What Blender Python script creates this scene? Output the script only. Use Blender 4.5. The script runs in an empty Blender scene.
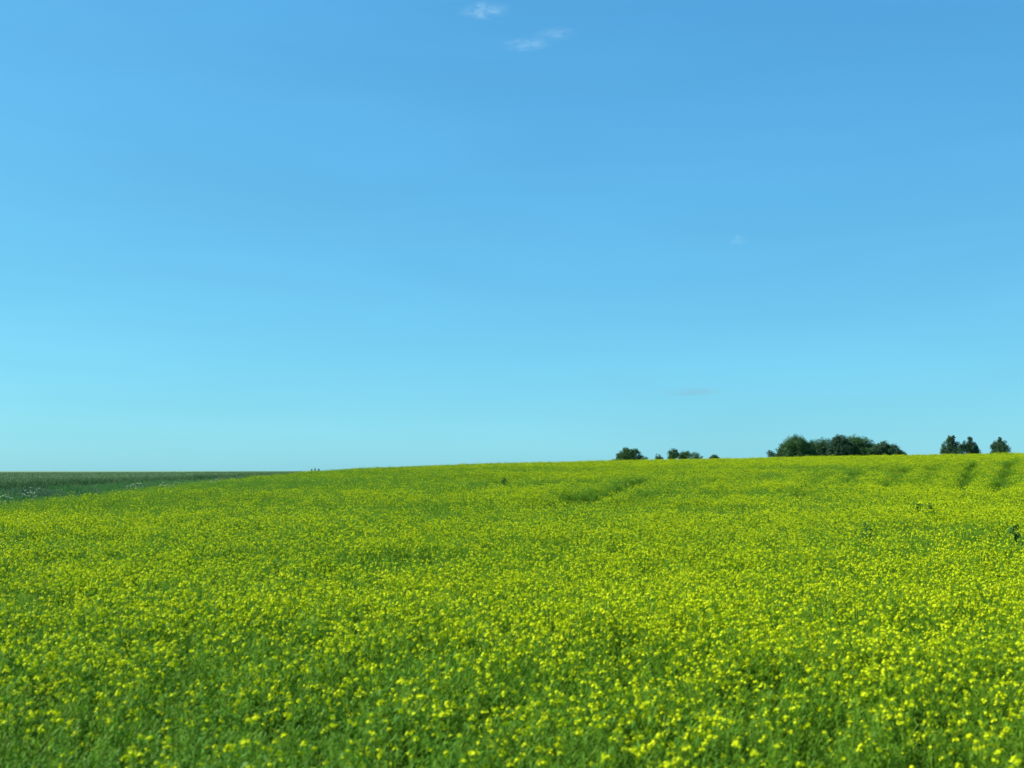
import bpy, math, random
import numpy as np
from mathutils import Vector

random.seed(7)
rng = np.random.default_rng(11)
R = math.radians
scene = bpy.context.scene
col = scene.collection

# ------------------------------------------------------------------ camera, sky, sun, exposure
CAM_Z = 3.0
cam_d = bpy.data.cameras.new('camera')
cam = bpy.data.objects.new('camera', cam_d)
col.objects.link(cam)
cam.location = (0, 0, CAM_Z)
cam.rotation_euler = (R(90 + 4.606), 0, 0)
cam_d.sensor_width = 36.0
cam_d.lens = 36.0 * 1080 / 1024
cam_d.clip_start = 0.1
cam_d.clip_end = 60000
cam_d.dof.use_dof = True
cam_d.dof.focus_distance = 90
cam_d.dof.aperture_fstop = 1.9
scene.camera = cam

SUN_EL, SUN_AZ = 46.0, -84.0          # azimuth from the view direction (+Y), negative = left
world = bpy.data.worlds.new('World')
scene.world = world
world.use_nodes = True
wn, wl = world.node_tree.nodes, world.node_tree.links
wn.clear()
w_out = wn.new('ShaderNodeOutputWorld')
w_bg = wn.new('ShaderNodeBackground')
w_sky = wn.new('ShaderNodeTexSky')
w_sky.sky_type = 'NISHITA'
w_sky.sun_disc = False
w_sky.sun_elevation = R(SUN_EL)
w_sky.sun_rotation = R(SUN_AZ)
w_sky.altitude = 50
w_sky.air_density = 1.0
w_sky.dust_density = 0.3
w_sky.ozone_density = 2.0
w_bg.inputs['Strength'].default_value = 0.1
# camera rendition of the sky: one gain and gamma per colour channel
w_sep = wn.new('ShaderNodeSeparateColor')
w_com = wn.new('ShaderNodeCombineColor')
wl.new(w_sky.outputs[0], w_sep.inputs[0])
SKY_FIT = [(0.405, 0.735), (1.33, 0.57), (2.56, 0.345)]
for i in range(3):
    p = wn.new('ShaderNodeMath'); p.operation = 'POWER'
    m = wn.new('ShaderNodeMath'); m.operation = 'MULTIPLY'
    p.inputs[1].default_value = SKY_FIT[i][1]
    m.inputs[1].default_value = SKY_FIT[i][0]
    wl.new(w_sep.outputs[i], p.inputs[0]); wl.new(p.outputs[0], m.inputs[0]); wl.new(m.outputs[0], w_com.inputs[i])
# a very thin uneven veil of high cirrus, by direction in the sky
w_tc = wn.new('ShaderNodeTexCoord')
w_map = wn.new('ShaderNodeMapping'); w_map.inputs['Rotation'].default_value = (0, R(16), R(20)); w_map.inputs['Scale'].default_value = (1.1, 1.1, 7.0)
w_noi = wn.new('ShaderNodeTexNoise'); w_noi.inputs['Scale'].default_value = 2.6; w_noi.inputs['Detail'].default_value = 4; w_noi.inputs['Roughness'].default_value = .5
w_noi.inputs['Distortion'].default_value = .5
w_rng = wn.new('ShaderNodeMapRange'); w_rng.inputs[1].default_value = .3; w_rng.inputs[2].default_value = .7; w_rng.inputs[3].default_value = .97; w_rng.inputs[4].default_value = 1.03
w_scl = wn.new('ShaderNodeVectorMath'); w_scl.operation = 'SCALE'
wl.new(w_tc.outputs['Generated'], w_map.inputs[0]); wl.new(w_map.outputs[0], w_noi.inputs['Vector'])
wl.new(w_noi.outputs[0], w_rng.inputs[0]); wl.new(w_rng.outputs[0], w_scl.inputs['Scale'])
wl.new(w_com.outputs[0], w_scl.inputs[0])
wl.new(w_scl.outputs[0], w_bg.inputs['Color'])
wl.new(w_bg.outputs[0], w_out.inputs[0])

sun_d = bpy.data.lights.new('sun', 'SUN')
sun_d.energy = 4.6
sun_d.angle = R(0.53)
sun_d.color = (1.0, 0.95, 0.86)
sun = bpy.data.objects.new('sun', sun_d)
col.objects.link(sun)
sdir = Vector((math.sin(R(SUN_AZ)) * math.cos(R(SUN_EL)), math.cos(R(SUN_AZ)) * math.cos(R(SUN_EL)), math.sin(R(SUN_EL))))
sun.rotation_euler = sdir.to_track_quat('Z', 'Y').to_euler()
sun.location = sdir * 200

scene.view_settings.view_transform = 'Standard'
scene.view_settings.look = 'None'
scene.view_settings.exposure = 0.9
scene.view_settings.gamma = 1.0
scene.view_settings.use_curve_mapping = False
scene.cycles.filter_width = 1.5
scene.cycles.max_bounces = 8
scene.cycles.diffuse_bounces = 4
scene.cycles.transmission_bounces = 4
scene.cycles.volume_bounces = 2

# ------------------------------------------------------------------ helpers
def tag(o, label=None, cat=None, group=None, kind=None):
    if label: o['label'] = label
    if cat: o['category'] = cat
    if group: o['group'] = group
    if kind: o['kind'] = kind
    return o

def leaf_material(name, c1, c2, transl=0.35, rough=0.55, patch=None, patch_scale=0.06, c_tr=None):
    """foliage: colour varies from plant to plant; thin, so light also comes through"""
    m = bpy.data.materials.new(name); m.use_nodes = True
    n, l = m.node_tree.nodes, m.node_tree.links
    n.clear()
    out = n.new('ShaderNodeOutputMaterial')
    pr = n.new('ShaderNodeBsdfPrincipled')
    tr = n.new('ShaderNodeBsdfTranslucent')
    mx = n.new('ShaderNodeMixShader')
    oi = n.new('ShaderNodeObjectInfo')
    geo = n.new('ShaderNodeNewGeometry')
    noi = n.new('ShaderNodeTexNoise'); noi.inputs['Scale'].default_value = 5.0
    l.new(geo.outputs['Position'], noi.inputs['Vector'])
    add = n.new('ShaderNodeMath'); add.operation = 'MULTIPLY_ADD'
    add.inputs[1].default_value = 0.7
    l.new(oi.outputs['Random'], add.inputs[0])
    sub = n.new('ShaderNodeMath'); sub.operation = 'MULTIPLY_ADD'; sub.inputs[1].default_value = 1.0; sub.inputs[2].default_value = -0.35
    l.new(noi.outputs[0], sub.inputs[0]); l.new(sub.outputs[0], add.inputs[2])
    mix = n.new('ShaderNodeMix'); mix.data_type = 'RGBA'; mix.clamp_factor = True
    mix.inputs[6].default_value = (*c1, 1); mix.inputs[7].default_value = (*c2, 1)
    l.new(add.outputs[0], mix.inputs[0])
    c = mix.outputs[2]
    if patch:
        pn = n.new('ShaderNodeTexNoise'); pn.inputs['Scale'].default_value = patch_scale; pn.inputs['Detail'].default_value = 3
        l.new(geo.outputs['Position'], pn.inputs['Vector'])
        rm = n.new('ShaderNodeMapRange'); rm.inputs[1].default_value = 0.42; rm.inputs[2].default_value = 0.62
        l.new(pn.outputs[0], rm.inputs[0])
        mx2 = n.new('ShaderNodeMix'); mx2.data_type = 'RGBA'
        mx2.inputs[7].default_value = (*patch, 1)
        l.new(rm.outputs[0], mx2.inputs[0]); l.new(c, mx2.inputs[6])
        c = mx2.outputs[2]
    l.new(c, pr.inputs['Base Color']); l.new(c, tr.inputs['Color'])
    pr.inputs['Roughness'].default_value = rough
    pr.inputs['Specular IOR Level'].default_value = 0.12
    mx.inputs[0].default_value = transl
    l.new(pr.outputs[0], mx.inputs[1]); l.new(tr.outputs[0], mx.inputs[2]); l.new(mx.outputs[0], out.inputs[0])
    return m

def bark_material(name, c1, c2, scale=6):
    m = bpy.data.materials.new(name); m.use_nodes = True
    n, l = m.node_tree.nodes, m.node_tree.links
    pr = n['Principled BSDF']
    tc = n.new('ShaderNodeTexCoord')
    noi = n.new('ShaderNodeTexNoise'); noi.inputs['Scale'].default_value = scale; noi.inputs['Detail'].default_value = 6
    l.new(tc.outputs['Object'], noi.inputs['Vector'])
    mix = n.new('ShaderNodeMix'); mix.data_type = 'RGBA'
    mix.inputs[6].default_value = (*c1, 1); mix.inputs[7].default_value = (*c2, 1)
    l.new(noi.outputs[0], mix.inputs[0]); l.new(mix.outputs[2], pr.inputs['Base Color'])
    bp = n.new('ShaderNodeBump'); bp.inputs['Strength'].default_value = 0.5
    l.new(noi.outputs[0], bp.inputs['Height']); l.new(bp.outputs[0], pr.inputs['Normal'])
    pr.inputs['Roughness'].default_value = 0.9
    return m

M = {
 'rape_leaf': leaf_material('rape_leaf', (0.122, 0.290, 0.013), (0.132, 0.305, 0.042), 0.52, patch=(0.160, 0.310, 0.010)),
 'rape_stem': leaf_material('rape_stem', (0.140, 0.290, 0.013), (0.190, 0.320, 0.020), 0.4),
 'petal':     leaf_material('petal', (0.56, 0.68, 0.006), (0.70, 0.74, 0.008), 0.35, 0.6),
 'bud':       leaf_material('bud', (0.30, 0.42, 0.02), (0.42, 0.50, 0.02), 0.3),
 'wheat':     leaf_material('wheat', (0.070, 0.175, 0.055), (0.105, 0.215, 0.080), 0.25, 0.6),
 'wheat_ear': leaf_material('wheat_ear', (0.15, 0.26, 0.10), (0.20, 0.29, 0.12), 0.2, 0.7),
 'grass':     leaf_material('grass', (0.050, 0.200, 0.025), (0.070, 0.240, 0.050), 0.35, patch=(0.06, 0.16, 0.07), patch_scale=0.2),
 'grass_ear': leaf_material('grass_ear', (0.16, 0.26, 0.08), (0.26, 0.28, 0.15), 0.2),
 'umbel':     leaf_material('umbel', (0.62, 0.66, 0.55), (0.74, 0.76, 0.66), 0.3),
 'weed':      leaf_material('weed', (0.032, 0.105, 0.012), (0.048, 0.135, 0.020), 0.2),
 'seed_head': leaf_material('seed_head', (0.13, 0.085, 0.05), (0.17, 0.12, 0.07), 0.2),
 'oak':       leaf_material('oak', (0.042, 0.105, 0.034), (0.070, 0.150, 0.044), 0.2),
 'pale_tree': leaf_material('pale_tree', (0.055, 0.125, 0.050), (0.080, 0.165, 0.062), 0.25),
 'dark_tree': leaf_material('dark_tree', (0.029, 0.072, 0.034), (0.046, 0.104, 0.042), 0.15),
 'bark':      bark_material('bark', (0.05, 0.04, 0.03), (0.12, 0.10, 0.08)),
}

# ------------------------------------------------------------------ terrain
def sstep(a, b, v):
    t = np.clip((v - a) / (b - a), 0, 1)
    return t * t * (3 - 2 * t)

def value_noise(x, y, scale, seed, octaves=3):
    r = np.random.default_rng(seed)
    tot = np.zeros_like(x, dtype=float); amp = 1.0; s = 0.0
    for o in range(octaves):
        g = r.random((256, 256))
        u = x / scale * 2 ** o + 100.3 + 17 * o; v = y / scale * 2 ** o + 60.7 + 31 * o
        i = np.floor(u).astype(int); j = np.floor(v).astype(int)
        fu = u - i; fv = v - j
        fu = fu * fu * (3 - 2 * fu); fv = fv * fv * (3 - 2 * fv)
        a = g[i % 256, j % 256] * (1 - fu) + g[(i + 1) % 256, j % 256] * fu
        b = g[i % 256, (j + 1) % 256] * (1 - fu) + g[(i + 1) % 256, (j + 1) % 256] * fu
        tot += amp * (a * (1 - fv) + b * fv); s += amp; amp *= 0.55
    return tot / s

CROP = 0.9
HX = np.array([-62, -40, -25, -15, -1.5, 11.5, 24.5, 37.5, 50.5, 66, 90, 160])
HZ = np.array([2.05, 2.12, 2.27, 2.76, 3.15, 3.45, 3.68, 3.92, 4.22, 4.50, 4.7, 4.6])

def ramp(y):
    a, b, c = 8.0, 118.0, 165.0            # climbs from a, rounds off from b to c
    k = 1.0 / ((b - a) + (c - b) / 2)
    t = np.clip(y, a, c)
    z = np.minimum(t, b) - a
    q = np.clip((t - b) / (c - b), 0, 1)
    return k * (z + (c - b) * (q - q * q / 2))

def edge_u(x, y):
    """metres to the left of the yellow field's edge"""
    yy = np.minimum(y, 260)
    return -x - (25.6 + (yy - 54) * 2.4 / 106) + (value_noise(x, y, 9, 5, 2) - 0.5) * 1.2

def ground_z(x, y):
    x = np.asarray(x, dtype=float); y = np.asarray(y, dtype=float)
    gz = np.interp(x, HX, HZ) * ramp(y)
    und = (value_noise(x, y, 26, 3, 2) - 0.5) * 0.35 * sstep(15, 40, y) * (1 - sstep(90, 115, y))
    gz = gz + und
    wz = 1.66 + 0.17 * sstep(55, 120, y) + .16 * sstep(110, 150, y) * sstep(-75, -28, x)
    u = edge_u(x, y)
    far = sstep(170, 330, y)
    s = sstep(0.5, 5.5, u)
    z = gz * (1 - s) + wz * s
    z = z + 0.85 * s * sstep(235, 262, y)     # beyond the modelled wheat the sheet itself is at ear height
    z = z * (1 - sstep(800, 2500, np.hypot(x, y))) + 2.6 * sstep(800, 2500, np.hypot(x, y))
    return z

def axis(fine_lo, fine_hi, step, lo, hi):
    a = list(np.arange(fine_lo, fine_hi + 1e-6, step))
    v, d = fine_hi, step
    while v < hi:
        d *= 1.25; v += d; a.append(min(v, hi))
    v, d = fine_lo, step
    while v > lo:
        d *= 1.25; v -= d; a.insert(0, max(v, lo))
    return np.array(a)

gx = axis(-110, 100, 1.5, -12000, 12000)
gy = axis(-6, 280, 1.5, -400, 20000)
GX, GY = np.meshgrid(gx, gy)
GZ = ground_z(GX.ravel(), GY.ravel())
nx, ny = len(gx), len(gy)
vv = np.stack([GX.ravel(), GY.ravel(), GZ], 1)
ii = (np.arange(ny - 1)[:, None] * nx + np.arange(nx - 1)[None, :]).ravel()
ff = np.stack([ii, ii + 1, ii + nx + 1, ii + nx], 1)
me = bpy.data.meshes.new('ground')
me.from_pydata(vv.tolist(), [], ff.tolist())
me.polygons.foreach_set('use_smooth', np.ones(len(ff), dtype=bool))
gmat = bpy.data.materials.new('soil'); gmat.use_nodes = True
n, l = gmat.node_tree.nodes, gmat.node_tree.links
pr = n['Principled BSDF']; pr.inputs['Roughness'].default_value = 0.95
geo = n.new('ShaderNodeNewGeometry')
n1 = n.new('ShaderNodeTexNoise'); n1.inputs['Scale'].default_value = 3.0; n1.inputs['Detail'].default_value = 8
l.new(geo.outputs['Position'], n1.inputs['Vector'])
mx = n.new('ShaderNodeMix'); mx.data_type = 'RGBA'
mx.inputs[6].default_value = (0.035, 0.045, 0.018, 1); mx.inputs[7].default_value = (0.060, 0.075, 0.025, 1)
l.new(n1.outputs[0], mx.inputs[0])
sep = n.new('ShaderNodeSeparateXYZ'); l.new(geo.outputs['Position'], sep.inputs[0])
mr = n.new('ShaderNodeMapRange'); mr.inputs[1].default_value = 235; mr.inputs[2].default_value = 262
l.new(sep.outputs[1], mr.inputs[0])
mx2 = n.new('ShaderNodeMix'); mx2.data_type = 'RGBA'
mx2.inputs[7].default_value = (0.100, 0.200, 0.090, 1)
l.new(mr.outputs[0], mx2.inputs[0]); l.new(mx.outputs[2], mx2.inputs[6]); l.new(mx2.outputs[2], pr.inputs['Base Color'])
me.materials.append(gmat)
ground = bpy.data.objects.new('ground', me); col.objects.link(ground)
tag(ground, kind='structure')

# ------------------------------------------------------------------ clump scattering (stuff)
class Proto:
    def __init__(s): s.v = []; s.f = []; s.m = []
    def face(s, pts, mat):
        k = len(s.v); s.v += [tuple(p) for p in pts]; s.f.append(tuple(range(k, k + len(pts)))); s.m.append(mat)
    def strip(s, pts, widths, side, mat):
        """a ribbon through pts"""
        k = len(s.v)
        for p, w in zip(pts, widths):
            s.v.append(tuple(p - side * w)); s.v.append(tuple(p + side * w))
        for i in range(len(pts) - 1):
            a = k + 2 * i
            s.f.append((a, a + 1, a + 3, a + 2)); s.m.append(mat)
    def tube(s, pts, radii, mat, sides=3):
        k = len(s.v)
        for i, (p, r) in enumerate(zip(pts, radii)):
            d = (pts[min(i + 1, len(pts) - 1)] - pts[max(i - 1, 0)]).normalized()
            a = d.cross(Vector((0.31, 0.95, 0.05))).normalized(); b = d.cross(a)
            for q in range(sides):
                t = 2 * math.pi * q / sides
                s.v.append(tuple(p + a * math.cos(t) * r + b * math.sin(t) * r))
        for i in range(len(pts) - 1):
            for q in range(sides):
                a = k + i * sides + q; b = k + i * sides + (q + 1) % sides
                s.f.append((a, b, b + sides, a + sides)); s.m.append(mat)

def scatter(name, protos, mats, P, idx, rot, scl, label, cat):
    """ONE object: its mesh holds the clump shapes and the points they grow at; geometry nodes put them there"""
    V = []; F = []; FM = []; pid = []
    for k, p in enumerate(protos):
        o = len(V); V += p.v; F += [tuple(i + o for i in f) for f in p.f]; FM += p.m; pid += [k] * len(p.v)
    npv = len(V)
    me = bpy.data.meshes.new(name)
    me.from_pydata(V + P.tolist(), [], F)
    for m in mats: me.materials.append(m)
    me.polygons.foreach_set('material_index', np.array(FM, dtype=np.int32))
    N = len(P)
    def attr(nm, typ, key, data):
        a = me.attributes.new(nm, typ, 'POINT'); a.data.foreach_set(key, data)
    attr('pid', 'INT', 'value', np.array(pid + [-1] * N, dtype=np.int32))
    attr('idx', 'INT', 'value', np.concatenate([np.full(npv, -1), idx]).astype(np.int32))
    attr('rot', 'FLOAT_VECTOR', 'vector', np.concatenate([np.zeros((npv, 3)), rot]).astype(np.float32).ravel())
    attr('scl', 'FLOAT_VECTOR', 'vector', np.concatenate([np.ones((npv, 3)), scl]).astype(np.float32).ravel())
    o = bpy.data.objects.new(name, me); col.objects.link(o)
    g = bpy.data.node_groups.new(name, 'GeometryNodeTree')
    g.interface.new_socket('Geometry', in_out='INPUT', socket_type='NodeSocketGeometry')
    g.interface.new_socket('Geometry', in_out='OUTPUT', socket_type='NodeSocketGeometry')
    gn, gl = g.nodes, g.links
    gi = gn.new('NodeGroupInput'); go = gn.new('NodeGroupOutput')
    jn = gn.new('GeometryNodeJoinGeometry')
    def named(nm, t):
        a = gn.new('GeometryNodeInputNamedAttribute'); a.data_type = t; a.inputs['Name'].default_value = nm
        return [s for s in a.outputs if s.enabled and s.name == 'Attribute'][0]
    a_pid, a_idx = named('pid', 'INT'), named('idx', 'INT')
    a_rot, a_scl = named('rot', 'FLOAT_VECTOR'), named('scl', 'FLOAT_VECTOR')
    e2r = gn.new('FunctionNodeEulerToRotation'); gl.new(a_rot, e2r.inputs[0])
    def eq(sock, k):
        c = gn.new('FunctionNodeCompare'); c.data_type = 'INT'; c.operation = 'EQUAL'
        ins = [s for s in c.inputs if s.enabled]
        gl.new(sock, ins[0]); ins[1].default_value = k
        return c.outputs[0]
    for k in range(len(protos)):
        sp = gn.new('GeometryNodeSeparateGeometry'); sp.domain = 'POINT'
        gl.new(gi.outputs[0], sp.inputs[0]); gl.new(eq(a_pid, k), sp.inputs['Selection'])
        ip = gn.new('GeometryNodeInstanceOnPoints')
        gl.new(gi.outputs[0], ip.inputs['Points']); gl.new(eq(a_idx, k), ip.inputs['Selection'])
        gl.new(sp.outputs[0], ip.inputs['Instance'])
        gl.new(e2r.outputs[0], ip.inputs['Rotation']); gl.new(a_scl, ip.inputs['Scale'])
        gl.new(ip.outputs[0], jn.inputs[0])
    gl.new(jn.outputs[0], go.inputs[0])
    md = o.modifiers.new('scatter', 'NODES'); md.node_group = g
    tag(o, label, cat, kind='stuff')
    return o

def rnd(a, b): return random.uniform(a, b)
def hdir(t): return Vector((math.cos(t), math.sin(t), 0))

def add_leaf(p, base, t, L, W, rise, droop, mat):
    d = hdir(t); side = hdir(t + math.pi / 2 + rnd(-.4, .4))
    side = (side + Vector((0, 0, rnd(-.5, .5)))).normalized()
    p0 = base; p1 = base + d * L * .45 + Vector((0, 0, L * rise)); p2 = base + d * L + Vector((0, 0, L * (rise - droop)))
    p.strip([p0, p1, p2], [W * .35, W, W * .15], side, mat)

def flower_head(p, c, r, nf):
    """bunch of four-petalled flowers round a tip of buds; c = its centre"""
    for q in range(nf):
        t = rnd(0, 2 * math.pi); e = rnd(-0.5, 1.0)
        out = Vector((math.cos(t) * math.cos(e), math.sin(t) * math.cos(e), math.sin(e)))
        pos = c + Vector((out.x * r, out.y * r, out.z * r * 0.8 - (rnd(0, r * .9)))) * rnd(.6, 1.0)
        nrm = (out + Vector((rnd(-.6, .6), rnd(-.6, .6), rnd(0, .8)))).normalized()
        a = nrm.cross(Vector((rnd(-1, 1), rnd(-1, 1), rnd(-1, 1)))).normalized(); b = nrm.cross(a)
        s = rnd(.0075, .0105)
        for (aa, bb) in ((a, b), (b, a)):          # two pairs of petals, a cross
            p.face([pos - aa * s * 1.2 - bb * s * .45, pos + aa * s * 1.2 - bb * s * .55 + nrm * s * .3,
                    pos + aa * s * 1.2 + bb * s * .45, pos - aa * s * 1.2 + bb * s * .55 + nrm * s * .3], 2)
    tip = c + Vector((0, 0, r * .55))
    for q in range(3):
        t = q * 2.1; d = hdir(t) * r * .3
        p.face([tip - d, tip + hdir(t + 1.5) * r * .25, tip + d + Vector((0, 0, r * .2)), tip + Vector((0, 0, r * .6))], 3)

def rape_plant(h, heads, nf, leaves):
    p = Proto()
    lean = hdir(rnd(0, 6.28)) * rnd(0, .08)
    def stem(z): return Vector((lean.x * z, lean.y * z, z))
    p.tube([stem(0), stem(h * .5), stem(h * .93)], [.006, .005, .002], 1)
    tops = [stem(h * .95)]
    for q in range(heads - 1):
        t = q * 2.4 + rnd(-.5, .5); z0 = h * rnd(.42, .68); L = rnd(.10, .20)
        b = stem(z0); e = b + hdir(t) * L + Vector((0, 0, h * rnd(.22, .36)))
        e.z = min(e.z, h * .97)
        p.tube([b, b.lerp(e, .5) + hdir(t) * .02, e], [.004, .003, .0015], 1)
        tops.append(e)
    for e in tops:
        flower_head(p, e + Vector((0, 0, .005)), rnd(.012, .031), max(4, int(nf * rnd(.5, 1.4))))
        for q in range(random.randint(3, 6)):      # young pods below the flowers
            t = rnd(0, 6.28); b = e - Vector((0, 0, rnd(.05, .16)))
            tip = b + hdir(t) * .045 + Vector((0, 0, rnd(.015, .04)))
            p.strip([b, b.lerp(tip, .5), tip], [.001, .0028, .001], hdir(t + 1.57), 1)
    for q in range(leaves):
        z = h * rnd(.15, .78); t = rnd(0, 6.28); L = rnd(.07, .14) * (1.3 - .7 * z / h)
        add_leaf(p, stem(z), t, L, L * rnd(.09, .15), rnd(.15, .6), rnd(.2, .7), 0)
    return p

def rape_greens(h, stems, leaves):
    """leafy shoots still in bud"""
    p = Proto()
    for s in range(stems):
        o = hdir(rnd(0, 6.28)) * rnd(.02, .14); hh = h * rnd(.72, 1.0); ln = hdir(rnd(0, 6.28)) * rnd(0, .12)
        def stem(z): return o + ln * (z / hh) + Vector((0, 0, z))
        p.tube([stem(0), stem(hh * .5), stem(hh)], [.005, .004, .0015], 1)
        for q in range(leaves):
            z = hh * (rnd(.1, .97) ** .7); t = rnd(0, 6.28); L = rnd(.06, .13) * (1.3 - .75 * z / hh)
            add_leaf(p, stem(z), t, L, L * rnd(.07, .13), rnd(.2, .8), rnd(.1, .6), 0)
        for q in range(7):
            t = rnd(0, 6.28); b = stem(hh * rnd(.7, .98)); tip = b + hdir(t) * .05 + Vector((0, 0, rnd(.02, .06)))
            p.strip([b, b.lerp(tip, .5), tip], [.001, .003, .001], hdir(t + 1.57), 1)
    return p

protos = [rape_plant(rnd(.82, 1.0), random.choice([4, 5, 6, 7]), random.choice([6, 8, 11]), 12) for _ in range(10)]
NFL = len(protos)
protos += [rape_greens(rnd(.78, .92), 6, 12) for _ in range(6)]
NGR = len(protos) - NFL

def sector(n_per, y0, y1, half=0.50, extra=8.0):
    """random points in the wedge the camera sees, a few metres wider on each side"""
    A = y1 - y0; w1 = half * y1 + extra
    n = int(n_per * A * 2 * w1)
    x = rng.uniform(-w1, w1, n); y = rng.uniform(y0, y1, n)
    k = np.abs(x) < half * y + extra
    return x[k], y[k]

def ground_point(px, py, hgt):
    """world point where the ray through photo pixel (px, py) meets the layer hgt above the ground"""
    p = R(4.606); a = (px - 512) / 1080; b = (384 - py) / 1080
    d = np.array([a, math.cos(p) - b * math.sin(p), math.sin(p) + b * math.cos(p)])
    t = np.arange(4, 400, 0.25)
    X, Y, Z = d[0] * t, d[1] * t, CAM_Z + d[2] * t
    below = Z < ground_z(X, Y) + hgt
    k = int(np.argmax(below)) if below.any() else len(t) - 1
    return X[k], Y[k]

# thin streaks where the crop is lower and hardly flowers (each from one end to the other, half width in m, strength)
STREAKS = []
for (xa, ya, xb, yb, w, s) in [(596, 498, 644, 480, .95, 1.0), (552, 506, 596, 495, 1.1, .75), (520, 489, 545, 484, 1.5, .4),
                               (846, 489, 857, 472, 0.6, .7), (889, 490, 904, 470, .75, .65), (960, 494, 973, 464, 0.52, 1.0),
                               (996, 496, 1010, 464, 0.56, 1.0), (640, 505, 725, 480, 1.3, .35), (700, 500, 770, 478, 1.2, .3),
                               (922, 488, 936, 466, .6, .5), (800, 500, 828, 474, .7, .45), (440, 500, 505, 482, 1.0, .4), (330, 575, 420, 560, .45, .5)]:
    A = ground_point(xa, ya, .7); B = ground_point(xb, yb, .7)
    STREAKS.append((A, B, w, s))

def streak(x, y):
    m = np.zeros_like(x)
    wob = (value_noise(x, y, 2.6, 41, 3) - .5) * 2.0
    for (A, B, w, s) in STREAKS:
        ax, ay = A; bx, by = B; dx, dy = bx - ax, by - ay; L2 = dx * dx + dy * dy
        t = np.clip(((x - ax) * dx + (y - ay) * dy) / L2, 0, 1)
        d = np.hypot(x - ax - t * dx, y - ay - t * dy) + wob * w
        m = np.maximum(m, s * (1 - sstep(w * .55, w * 1.25, d)))
    return m

WEEDS = [(867, 552), (1025, 553), (929, 524), (918, 521), (504, 486)]
WEED_XY = [ground_point(px, py, .5) for px, py in WEEDS]

# density, bloom and height over the field
def crop_layer(n_per, y0, y1, kind):
    x, y = sector(n_per, y0, y1)
    u = edge_u(x, y)
    bloom = value_noise(x, y, 7.0, 21, 3) * .6 + value_noise(x, y, 28, 22, 2) * .4
    fine = value_noise(x, y, 1.3, 24, 2)
    st = streak(x, y)
    prob = np.ones_like(x)
    if kind == 'flower':
        prob = sstep(.25, .62, bloom + np.clip(x, -40, 40) * .0022) * .75 + .25
        prob *= (.5 + .7 * sstep(.30, .62, fine)) * (.55 + .6 * sstep(.34, .56, value_noise(x, y, 4.2, 27, 3)))
        prob *= (1 - .72 * sstep(-52, -6, u) * sstep(22, 48, y))
        prob *= .5 + .6 * sstep(.36, .58, value_noise(x * .35, y, 6.5, 29, 3))          # greener bands across the slope
        prob *= (1 - .7 * sstep(-9, -1, u))                 # fewer flowers towards the margin
        prob *= .92 + .08 * sstep(9, 18, y)                 # thinner beside the road
        prob *= 1 - .97 * st
    k = (rng.random(len(x)) < prob) & (u < rng.uniform(-2.2, 1.2, len(x)))
    for (wx, wy) in WEED_XY:
        k &= np.hypot(x - wx, y - wy) > .45
    x, y, st, bloom, fine = x[k], y[k], st[k], bloom[k], fine[k]
    hs = (.78 + .34 * value_noise(x, y, 9, 31, 3) + .16 * fine) * (1 - .5 * st) * (1 - .25 * sstep(-7, 0, u[k])) * np.where(rng.random(len(x)) < .06, rng.uniform(1.1, 1.28, len(x)), rng.uniform(.82, 1.12, len(x))) * (1.0 if kind == 'flower' else .95)
    return x, y, hs

XS, YS, HS, ID = [], [], [], []
for (d, y0, y1, kind) in [(56, 4, 16, 'flower'), (46, 16, 20, 'flower'), (36, 20, 60, 'flower'), (24, 4, 30, 'green'), (18, 30, 60, 'green'),
                          (15, 60, 170, 'flower'), (13, 60, 170, 'green')]:
    x, y, hs = crop_layer(d, y0, y1, kind)
    XS.append(x); YS.append(y); HS.append(hs)
    ID.append(rng.integers(0, NFL, len(x)) if kind == 'flower' else rng.integers(NFL, NFL + NGR, len(x)))
X, Y, H, ID = map(np.concatenate, (XS, YS, HS, ID))
print('rapeseed plants', len(X))
P = np.stack([X, Y, ground_z(X, Y) - .01], 1)
rot = np.stack([rng.normal(0, .07, len(X)), rng.normal(0, .07, len(X)), rng.uniform(0, 6.283, len(X))], 1)
wid = H * rng.uniform(.9, 1.2, len(X)) * np.where(Y > 60, 1.1, 1.0)
scl = np.stack([wid, wid, H], 1)
scatter('rapeseed_crop', protos, [M['rape_leaf'], M['rape_stem'], M['petal'], M['bud']], P, ID, rot, scl,
        'waist high flowering rapeseed crop, yellow over green, filling the rising field', 'crop')

# ---- wheat beyond the margin
def blade_tuft(n, h, r, wid, ear, mat=0, arch=.35):
    p = Proto()
    for q in range(n):
        t = rnd(0, 6.28); o = hdir(rnd(0, 6.28)) * r * math.sqrt(random.random()); hh = h * rnd(.7, 1.0)
        d = hdir(t) * hh * rnd(.05, arch); side = hdir(rnd(0, 6.28))
        a, b, c = o, o + d * .3 + Vector((0, 0, hh * .55)), o + d + Vector((0, 0, hh))
        p.strip([a, b, c], [wid, wid, wid * .3], side, mat)
        if ear and q % 2 == 0:
            e = c + d * .15 + Vector((0, 0, .07))
            p.strip([c - Vector((0, 0, .02)), c.lerp(e, .5), e], [.004, .010, .003], side, 1)
    return p

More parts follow.
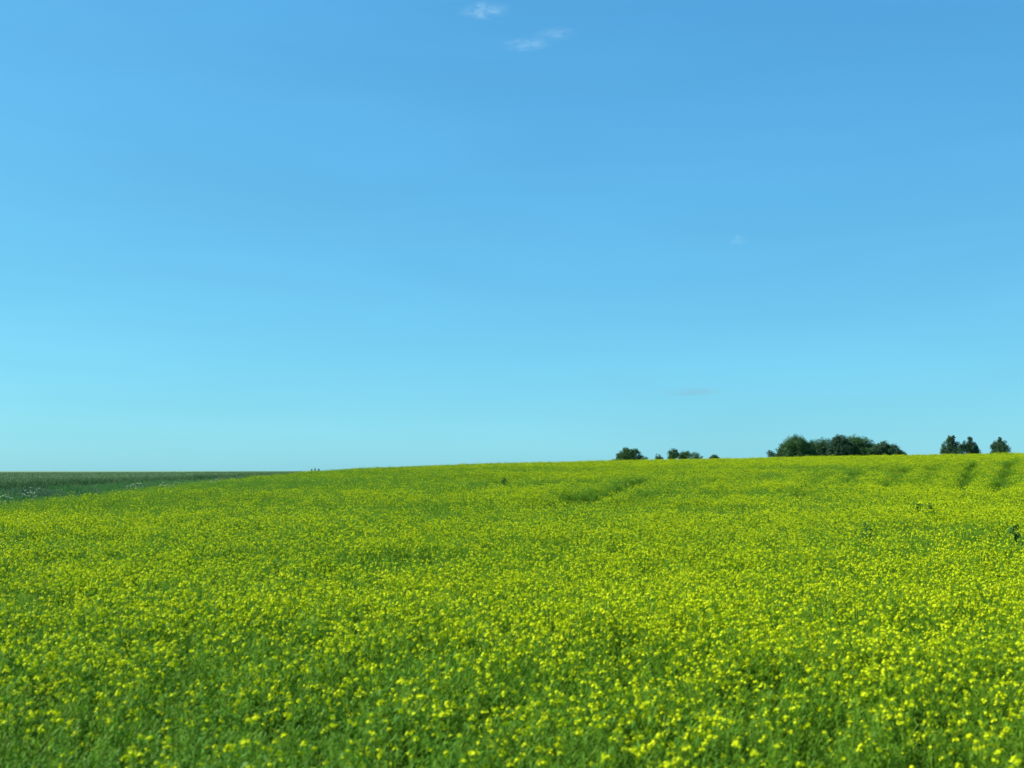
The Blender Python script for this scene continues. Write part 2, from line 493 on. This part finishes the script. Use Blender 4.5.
wprotos = [blade_tuft(60, .84, .34, .006, True) for _ in range(5)]
x, y = sector(12, 45, 236, half=.52, extra=6)
u = edge_u(x, y)
k = (u > 5.2 + rng.uniform(-.5, .5, len(x))) & (u < 130)
k &= rng.random(len(x)) < np.clip(42 / y, .12, .6) + .6 * (u < 8)
x, y = x[k], y[k]
print('wheat tufts', len(x))
hs = (.92 + .16 * value_noise(x, y, 12, 51, 2)) * rng.uniform(.93, 1.05, len(x))
ws = rng.uniform(.9, 1.2, len(x)) * (1 + y / 260)
scatter('wheat_crop', wprotos, [M['wheat'], M['wheat_ear']], np.stack([x, y, ground_z(x, y) - .01], 1),
        rng.integers(0, 5, len(x)), np.stack([rng.normal(0, .05, len(x)), rng.normal(0, .05, len(x)), rng.uniform(0, 6.28, len(x))], 1),
        np.stack([ws, ws, hs], 1), 'blue green unripe wheat crop standing beyond the grassy field margin', 'crop')

# ---- grass of the margin between the crops
gprotos = [blade_tuft(46, .5, .22, .005, False, arch=.7) for _ in range(4)] + [blade_tuft(22, .75, .2, .004, True, arch=.4) for _ in range(2)]
x, y = sector(12, 35, 185, half=.52, extra=6)
u = edge_u(x, y)
k = (u > -1.2) & (u < 6.3) & (rng.random(len(x)) < sstep(-1.6, .4, u))
x, y, u = x[k], y[k], u[k]
print('grass tufts', len(x))
hs = (.45 + .7 * value_noise(x, y, 4, 61, 3)) * rng.uniform(.6, 1.3, len(x)) * np.where(u > 4.5, .8, 1)
ws = rng.uniform(.9, 1.3, len(x))
scatter('margin_grass', gprotos, [M['grass'], M['grass_ear']], np.stack([x, y, ground_z(x, y) - .01], 1),
        rng.choice(6, len(x), p=[.21, .21, .21, .21, .08, .08]), np.stack([rng.normal(0, .1, len(x)), rng.normal(0, .1, len(x)), rng.uniform(0, 6.28, len(x))], 1),
        np.stack([ws, ws, hs], 1), 'rough green grass strip between the yellow crop and the wheat', 'grass')

# ------------------------------------------------------------------ things: trees
def mesh_obj(name, p, mats, parent=None, smooth=False):
    me = bpy.data.meshes.new(name)
    me.from_pydata([tuple(v) for v in p.v], [], p.f)
    for m in mats: me.materials.append(m)
    me.polygons.foreach_set('material_index', np.array(p.m, dtype=np.int32))
    if smooth: me.polygons.foreach_set('use_smooth', np.ones(len(p.f), dtype=bool))
    o = bpy.data.objects.new(name, me); col.objects.link(o)
    if parent: o.parent = parent
    return o

def root_at(name, x, y, label, cat, group=None, dz=0.0):
    o = bpy.data.objects.new(name, None); col.objects.link(o)
    o.empty_display_size = .3
    o.location = (x, y, float(ground_z(x, y)) + dz)
    return tag(o, label, cat, group)

def make_tree(name, label, lobes, px_c, py_base, D, mat, group, leaf=.34, dens=1.0, gap=0.0, cat='tree'):
    """lobes: (centre px offset, centre py above the skyline, half width px, half height px) seen at distance D"""
    px = (px_c - 512) / 1080 * D
    gz = float(ground_z(px, D)); s = D / 1080
    z_line = CAM_Z + (471 - py_base) / 1080 * D - gz        # where the field's skyline cuts the tree
    root = root_at(name, px, D, label, cat, group)
    top = max(l[1] + l[3] for l in lobes) * s + z_line
    # crown: leaf sprays spread through the shells of many small clumps
    c = Proto()
    clumps = []
    for (ox, oy, rx, rz) in lobes:
        cz = max(oy * s + z_line, .9); cx = ox * s; RX, RZ = rx * s, rz * s
        RZl = min(RZ, cz - .5) if cz - RZ < .4 else RZ
        RY = RX * rnd(.8, 1.05); cy = rnd(-.25, .25) * RX
        nn = int(16 + 8 * RX * RZ)
        for q in range(nn):
            while True:
                d = Vector((rnd(-1, 1), rnd(-1, 1), rnd(-1, 1)))
                if .15 < d.length < 1: break
            d = d.normalized() * (rnd(.25, 1.0) ** .6)
            if random.random() < gap: continue
            rr = rnd(.32, .55) * min(RX, RZ) ** .6
            clumps.append((Vector((cx + d.x * (RX - rr * .35), cy + d.y * (RY - rr * .35),
                                   cz + d.z * ((RZ if d.z > 0 else RZl) - rr * .35))), rr))
    for (cc, rr) in clumps:
        for q in range(int(70 * dens * max(.5, rr))):
            while True:
                d = Vector((rnd(-1, 1), rnd(-1, 1), rnd(-1, 1)))
                if .1 < d.length < 1: break
            pos = cc + d.normalized() * rr * rnd(.5, 1.05)
            nrm = (d.normalized() + Vector((rnd(-.8, .8), rnd(-.8, .8), rnd(-.3, .9)))).normalized()
            a = nrm.cross(Vector((rnd(-1, 1), rnd(-1, 1), rnd(-1, 1)))).normalized(); b = nrm.cross(a)
            w = leaf * rnd(.5, 1.0); h = w * rnd(.5, .9)
            if pos.z < .25: continue
            c.face([pos - a * w * .5, pos - b * h * .5 + nrm * w * .08, pos + a * w * .55, pos + b * h * .5 - nrm * w * .06], 0)
    # trunk with limbs
    t = Proto()
    th = max(.22, top * .035)
    mid = lobes[0][0] * s
    hub = Vector((mid * .5, 0, top * .38))
    t.tube([Vector((0, 0, -.3)), Vector((0, 0, .3)), hub * .6, hub, Vector((mid * .8, 0, top * .62))], [th * 1.6, th * 1.1, th * .85, th * .7, th * .3], 0, 8)
    for (cc, rr) in random.sample(clumps, min(12, len(clumps))):
        b = hub * rnd(.6, 1.0)
        t.tube([b, b.lerp(cc, .5) + Vector((0, 0, rnd(-.2, .4))), cc], [th * .38, th * .22, th * .07], 0, 5)
    mesh_obj('trunk', t, [M['bark']], root, True)
    mesh_obj('crown', c, [M[mat]], root)
    return root

G1, G2, G3 = 'small trees beyond the crest left of centre', 'dense copse of trees beyond the crest', 'conical trees at the far right'
D1, D2, D3 = 430, 350, 330
# far small group
make_tree('broadleaf_tree', 'large dark broad tree with lumpy crown, widest of the small group left of the copse',
          [(0, 5, 9, 8), (-5, 4, 8, 6), (7, 4, 8, 6.5), (13, 1, 7, 4.5), (-2, 10, 4, 3.6), (7.5, 9, 3.4, 3.2), (-9, 4, 4, 3.5), (3, 9, 3, 3)], 628, 460.5, D1, 'oak', G1, dens=.9)
make_tree('bush', 'low dark bush at the left foot of the large lumpy tree', [(0, 0, 4.5, 2.6), (-2, 0, 3, 1.6), (3, 1, 3, 2.5)], 616, 461, D1 - 6, 'dark_tree', G1, .3, cat='bush')
make_tree('broadleaf_tree', 'tiny round tree alone between the large lumpy tree and the airy trio', [(0, 1.5, 4, 4.6), (2, 0, 3, 3)], 658.5, 460, D1, 'dark_tree', G1, .3)
make_tree('broadleaf_tree', 'round tree, tallest and leftmost of the airy trio', [(0, 4, 6, 7), (1, 6, 4.5, 5), (-2, 2, 5, 5)], 673, 459.7, D1, 'oak', G1, .32)
make_tree('broadleaf_tree', 'middle tree of the airy trio, filling the gap between its neighbours', [(0, 3, 6, 6.4), (2, 4.5, 5, 4.4), (-3, 3, 5, 5)], 684.5, 459.7, D1 + 4, 'pale_tree', G1, .32)
make_tree('broadleaf_tree', 'pale loose crowned tree at the right end of the airy trio', [(0, 3, 5.5, 5.6), (3, 1, 5, 5.5), (-3, 2, 5, 5)], 694.5, 459.6, D1, 'pale_tree', G1, .3, .7, .25)
make_tree('bush', 'small domed dark bush alone midway between the airy trio and the copse', [(0, 0, 6, 4), (0, 2, 4, 3.4), (-3, 0, 3, 3), (3, 0, 3.5, 3)], 713.5, 459.3, D1, 'dark_tree', G1, .3, cat='bush')
# copse
make_tree('bush', 'small ragged bush sticking out at the left end of the copse', [(0, 2, 4.5, 5.5), (-1, 5, 3.4, 3), (5, 1, 5, 4.5), (9, 0, 4, 4)], 770.5, 458, D2, 'dark_tree', G2, .3, .8, .15, cat='bush')
make_tree('broadleaf_tree', 'big round dome shaped tree at the left of the copse', [(-2, 8, 13, 14), (6, 9, 11, 12), (-11, 5, 8, 10), (1, 14, 10, 9), (12, 4, 9, 10), (-6, 2, 13, 9), (8, 1, 13, 8), (-14, 1, 6, 6), (15, 8, 8, 10), (14, 1, 10, 8)], 795, 457.5, D2, 'oak', G2, dens=1.1)
make_tree('broadleaf_tree', 'light airy crowned tree in the notch between the two biggest crowns of the copse', [(0, 14, 8, 6.5), (-2, 8, 10, 11), (3, 7, 10, 10), (0, 1, 14, 8), (-4, 4, 10, 10), (6, 4, 9, 10)], 821, 457, D2 + 8, 'pale_tree', G2, .32, .7, .2)
make_tree('broadleaf_tree', 'tall dark tree in the middle of the copse with the highest crown', [(0, 14, 9, 8), (-5, 9, 9, 10), (5, 8, 9, 11), (0, 4, 14, 9), (-9, 2, 8, 7)], 840, 456.3, D2, 'dark_tree', G2, dens=1.1)
make_tree('broadleaf_tree', 'broad tree of the copse whose crown slopes down to the right', [(-4, 12, 10, 9), (4, 10, 10, 9), (11, 7, 8, 8), (-8, 7, 8, 10), (5, 3, 15, 8), (14, 4, 8, 8), (0, 2, 14, 9)], 859, 455.8, D2 + 3, 'oak', G2, dens=1.1)
make_tree('broadleaf_tree', 'lower domed tree ending the copse on its right', [(0, 8, 9, 7), (-5, 5, 8, 7), (8, 4, 9, 7), (14, 1, 7, 5.5), (3, 2, 13, 6), (19, -1, 4, 3), (-9, 2, 8, 8)], 884, 455.2, D2, 'dark_tree', G2, dens=1.1)
# conical trees
make_tree('conical_tree', 'tallest dark conical tree with a forked double tip at far right', [(0, 12, 5, 7), (-1, 15.5, 2.2, 4), (3.2, 16, 1.8, 3.6), (-3, 6, 6, 7.5), (3.6, 6, 6, 8.5), (-6.5, 2, 5, 6), (1, 2, 11, 7)], 950, 454, D3, 'dark_tree', G3, .3)
make_tree('conical_tree', 'broad based conical tree touching the double tipped one on its left', [(0, 11, 3.6, 6), (.6, 14.5, 2.0, 3.2), (3.5, 5, 5, 6.5), (-4, 7, 4.5, 6), (-8, 7, 3.5, 4), (5, 2, 7, 7), (-2, 2, 9, 8)], 969.5, 453.8, D3 + 2, 'dark_tree', G3, .3)
make_tree('conical_tree', 'dark compact tree with three small peaks standing alone at the far right', [(0, 10, 3.5, 6), (-5, 7, 4, 6), (4.8, 8, 3, 6), (0, 4, 8, 8), (-4, 2, 7, 6), (5, 2, 6.5, 6.5), (.3, 13.5, 1.8, 3)], 999, 453.3, D3, 'dark_tree', G3, .3)

# ------------------------------------------------------------------ things: flowers and weeds of the margin and field
def cow_parsley(x, y, h, label, pink=False):
    root = root_at('cow_parsley', x, y, label, 'wild flower', 'white wild flowers in the grassy margin')
    st = Proto(); lf = Proto()
    st.tube([Vector((0, 0, 0)), Vector((.01, 0, h * .5)), Vector((0, .02, h * .8))], [.008, .007, .005], 0, 5)
    for q in range(6):
        t = q * 1.05 + rnd(-.2, .2); b = Vector((0, .01, h * rnd(.45, .8))); e = b + hdir(t) * rnd(.06, .2) + Vector((0, 0, h * rnd(.08, .28)))
        st.tube([b, b.lerp(e, .5), e], [.004, .003, .002], 0, 4)
        um = Proto()
        for k in range(11):                        # flat umbel of small florets
            a = rnd(0, 6.28); r = .06 * math.sqrt(random.random()); c = e + hdir(a) * r + Vector((0, 0, .02 - r * .15))
            w = rnd(.016, .026); tt = rnd(0, 1.5); um.strip([e - Vector((0, 0, .03)), c - Vector((0, 0, .002))], [.003, .003], hdir(a + 1.57), 0)
            um.face([c + hdir(tt) * w, c + hdir(tt + 1.57) * w + Vector((0, 0, rnd(-.006, .006))), c + hdir(tt + 3.14) * w, c + hdir(tt + 4.71) * w + Vector((0, 0, rnd(-.006, .006)))], 0)
        mesh_obj('umbel', um, [M['umbel']], root)
    for q in range(12):
        add_leaf(lf, Vector((0, 0, h * rnd(.05, .45))), rnd(0, 6.28), rnd(.15, .28), .03, rnd(.2, .6), rnd(.2, .6), 0)
    mesh_obj('stem', st, [M['rape_stem']], root); mesh_obj('leaf', lf, [M['grass']], root)

CP = [(3, 494.5, 'pale wild flower at the very left end of the grassy margin'),
      (8, 497, 'pale wild flower lowest of all, beside the leftmost one'),
      (25, 491.5, 'white wild flower, left of the three in the bright grass below the dark wheat edge'),
      (31, 490.5, 'white wild flower, middle of the three in the bright grass below the dark wheat edge'),
      (36, 491.5, 'white wild flower, right of the three in the bright grass below the dark wheat edge'),
      (128.5, 486, 'white wild flower at the left end of the brightest white clump before the wheat'),
      (133, 485.3, 'white wild flower just inside the left end of the brightest white clump'),
      (137, 484.5, 'white wild flower, right of centre in the brightest white clump'),
      (141, 483.5, 'white wild flower ending the brightest white clump on its right'),
      (162, 484, 'white wild flower, first of the loose trio right of the bright clump'),
      (167.5, 483.7, 'white wild flower, middle of the loose trio right of the bright clump'),
      (175, 483, 'white wild flower ending the loose trio right of the bright clump'),
      (212, 480.5, 'far white wild flower, left of the last two specks along the margin'),
      (217, 479.5, 'far white wild flower, right of the last two specks along the margin')]
for px, py, lab in CP:
    x, y = ground_point(px, py, .95)
    cow_parsley(x, y, rnd(.95, 1.12), lab)

def tall_weed(x, y, h, label, name='tall_weed', spread=.28, seed=False, group=None, cat='weed', lean=0.0):
    root = root_at(name, x, y, label, cat, group)
    st = Proto(); lf = Proto(); sd = Proto()
    ln = Vector((lean, 0, 0))
    st.tube([Vector((0, 0, 0)), ln * .3 + Vector((.01, 0, h * .5)), ln + Vector((0, .02, h * .97))], [.014, .011, .005], 0, 6)
    for q in range(10):
        t = rnd(0, 6.28); z = h * rnd(.3, .85); b = ln * (z / h) ** 1.7 + Vector((0, 0, z)); e = b + hdir(t) * spread * rnd(.3, .7) + Vector((0, 0, h * rnd(.08, .2)))
        st.tube([b, e], [.006, .003], 0, 4)
        for k in range(9):
            c = b.lerp(e, rnd(.2, 1.0))
            add_leaf(lf, c, rnd(0, 6.28), rnd(.1, .2), rnd(.018, .04), rnd(-.1, .5), rnd(.1, .6), 0)
    for q in range(26):
        z = h * rnd(.05, .8)
        add_leaf(lf, ln * (z / h) ** 1.7 + Vector((0, 0, z)), rnd(0, 6.28), rnd(.18, .34), rnd(.03, .06), rnd(0, .5), rnd(.1, .7), 0)
    mesh_obj('stem', st, [M['rape_stem'] if not seed else M['seed_head']], root)
    mesh_obj('leaf', lf, [M['weed']], root)
    if seed:
        for q in range(90):
            z = h * rnd(.68, 1.0); c = ln * (z / h) ** 1.7 + Vector((rnd(-.05, .05), rnd(-.05, .05), z)); w = .025
            sd.face([c + Vector((-w, 0, 0)), c + Vector((0, w, .01)), c + Vector((w, 0, .02)), c + Vector((0, -w, .03))], 0)
        mesh_obj('seed_head', sd, [M['seed_head']], root)

wl_ = ['dark bushy weed standing up in the yellow crop in the right half of the field',
       'dark leaning weed at the right edge of the picture among the yellow crop',
       'small dark weed, right one of a close pair in the right half of the field',
       'small dark weed, left one of a close pair in the right half of the field',
       'small dark weed showing near the middle of the crest of the yellow field']
for (x, y), lab, h, sp, ln in zip(WEED_XY, wl_, (1.24, 1.3, 1.16, 1.16, 1.06), (.2, .24, .1, .1, .14), (0, -.45, 0, 0, 0)):
    tall_weed(x, y, h, lab, spread=sp, lean=ln, group='dark weeds in the yellow crop')
for px, lab, h in [(312.4, 'brown dock stalk on the skyline, left of three where the two crops meet', 1.12),
                   (315.7, 'brown dock stalk on the skyline, tallest and middle of three where the two crops meet', 1.26),
                   (319.4, 'brown dock stalk on the skyline, right of three where the two crops meet', 1.12)]:
    y = 140.0; x = (px - 512) / 1080 * y
    tall_weed(x, y, h, lab, name='dock_plant', spread=.12, seed=True, group='dock stalks on the skyline')

# ------------------------------------------------------------------ clouds
def cloud_mat(name, density, scale, stretch, seed, colr=(1, 1, 1), thr=.48):
    m = bpy.data.materials.new(name); m.use_nodes = True
    n, l = m.node_tree.nodes, m.node_tree.links
    n.clear()
    out = n.new('ShaderNodeOutputMaterial'); pv = n.new('ShaderNodeVolumePrincipled')
    tc = n.new('ShaderNodeTexCoord')
    mp = n.new('ShaderNodeMapping'); mp.inputs['Scale'].default_value = stretch; mp.inputs['Location'].default_value = (seed, seed * .37, seed * 1.7)
    noi = n.new('ShaderNodeTexNoise'); noi.inputs['Scale'].default_value = scale; noi.inputs['Detail'].default_value = 5; noi.inputs['Roughness'].default_value = .7
    noi.inputs['Distortion'].default_value = .4
    l.new(tc.outputs['Object'], mp.inputs[0]); l.new(mp.outputs[0], noi.inputs['Vector'])
    ln = n.new('ShaderNodeVectorMath'); ln.operation = 'LENGTH'; l.new(tc.outputs['Object'], ln.inputs[0])
    fall = n.new('ShaderNodeMapRange'); fall.interpolation_type = 'SMOOTHSTEP'
    fall.inputs[1].default_value = .15; fall.inputs[2].default_value = .97; fall.inputs[3].default_value = 1; fall.inputs[4].default_value = 0
    l.new(ln.outputs['Value'], fall.inputs[0])
    th = n.new('ShaderNodeMapRange'); th.inputs[1].default_value = thr; th.inputs[2].default_value = thr + .22
    l.new(noi.outputs[0], th.inputs[0])
    mu = n.new('ShaderNodeMath'); mu.operation = 'MULTIPLY'; l.new(fall.outputs[0], mu.inputs[0]); l.new(th.outputs[0], mu.inputs[1])
    m2 = n.new('ShaderNodeMath'); m2.operation = 'MULTIPLY'; m2.inputs[1].default_value = density; l.new(mu.outputs[0], m2.inputs[0])
    l.new(m2.outputs[0], pv.inputs['Density']); pv.inputs['Color'].default_value = (*colr, 1); pv.inputs['Anisotropy'].default_value = .1
    l.new(pv.outputs[0], out.inputs['Volume'])
    return m

def cloud(px, py, wpx, hpx, D, density, label, seed, colr=(1, 1, 1), thr=.46, tilt=0):
    p = R(4.606); a = (px - 512) / 1080; b = (384 - py) / 1080
    d = Vector((a, math.cos(p) - b * math.sin(p), math.sin(p) + b * math.cos(p)))
    s = D / 1080
    import bmesh
    bm = bmesh.new(); bmesh.ops.create_icosphere(bm, subdivisions=4, radius=1)
    me = bpy.data.meshes.new('cloud'); bm.to_mesh(me); bm.free()
    o = bpy.data.objects.new('cloud', me); col.objects.link(o)
    o.location = Vector((0, 0, CAM_Z)) + d * D
    o.scale = (wpx * s, wpx * s * .5, hpx * s); o.rotation_euler = (0, R(tilt), R(-8))
    me.materials.append(cloud_mat('cloud_vapour', density, 2.1, (1.0, 1, .9), seed, colr, thr))
    tag(o, label, 'cloud', 'small clouds high in the sky')

cloud(484, 10.5, 33, 11, 3000, .010, 'small white wisp of cloud at the top, highest and brightest one', 3.1)
cloud(525, 45, 31, 8, 3000, .010, 'small white wisp of cloud below the highest one, with a fainter puff to its right', 8.7)
cloud(555, 34, 30, 8, 3050, .0065, 'faint thin puff of cloud just right of the lower white wisp', 5.3)
cloud(692, 392, 44, 5.5, 8000, .0026, 'faint long grey streak of cloud low above the trees', 11.9, (.35, .36, .42), .36, tilt=-1)
cloud(738, 240, 14, 9, 4000, .006, 'barely visible pale cloud speck in the middle of the blue sky', 2.2)
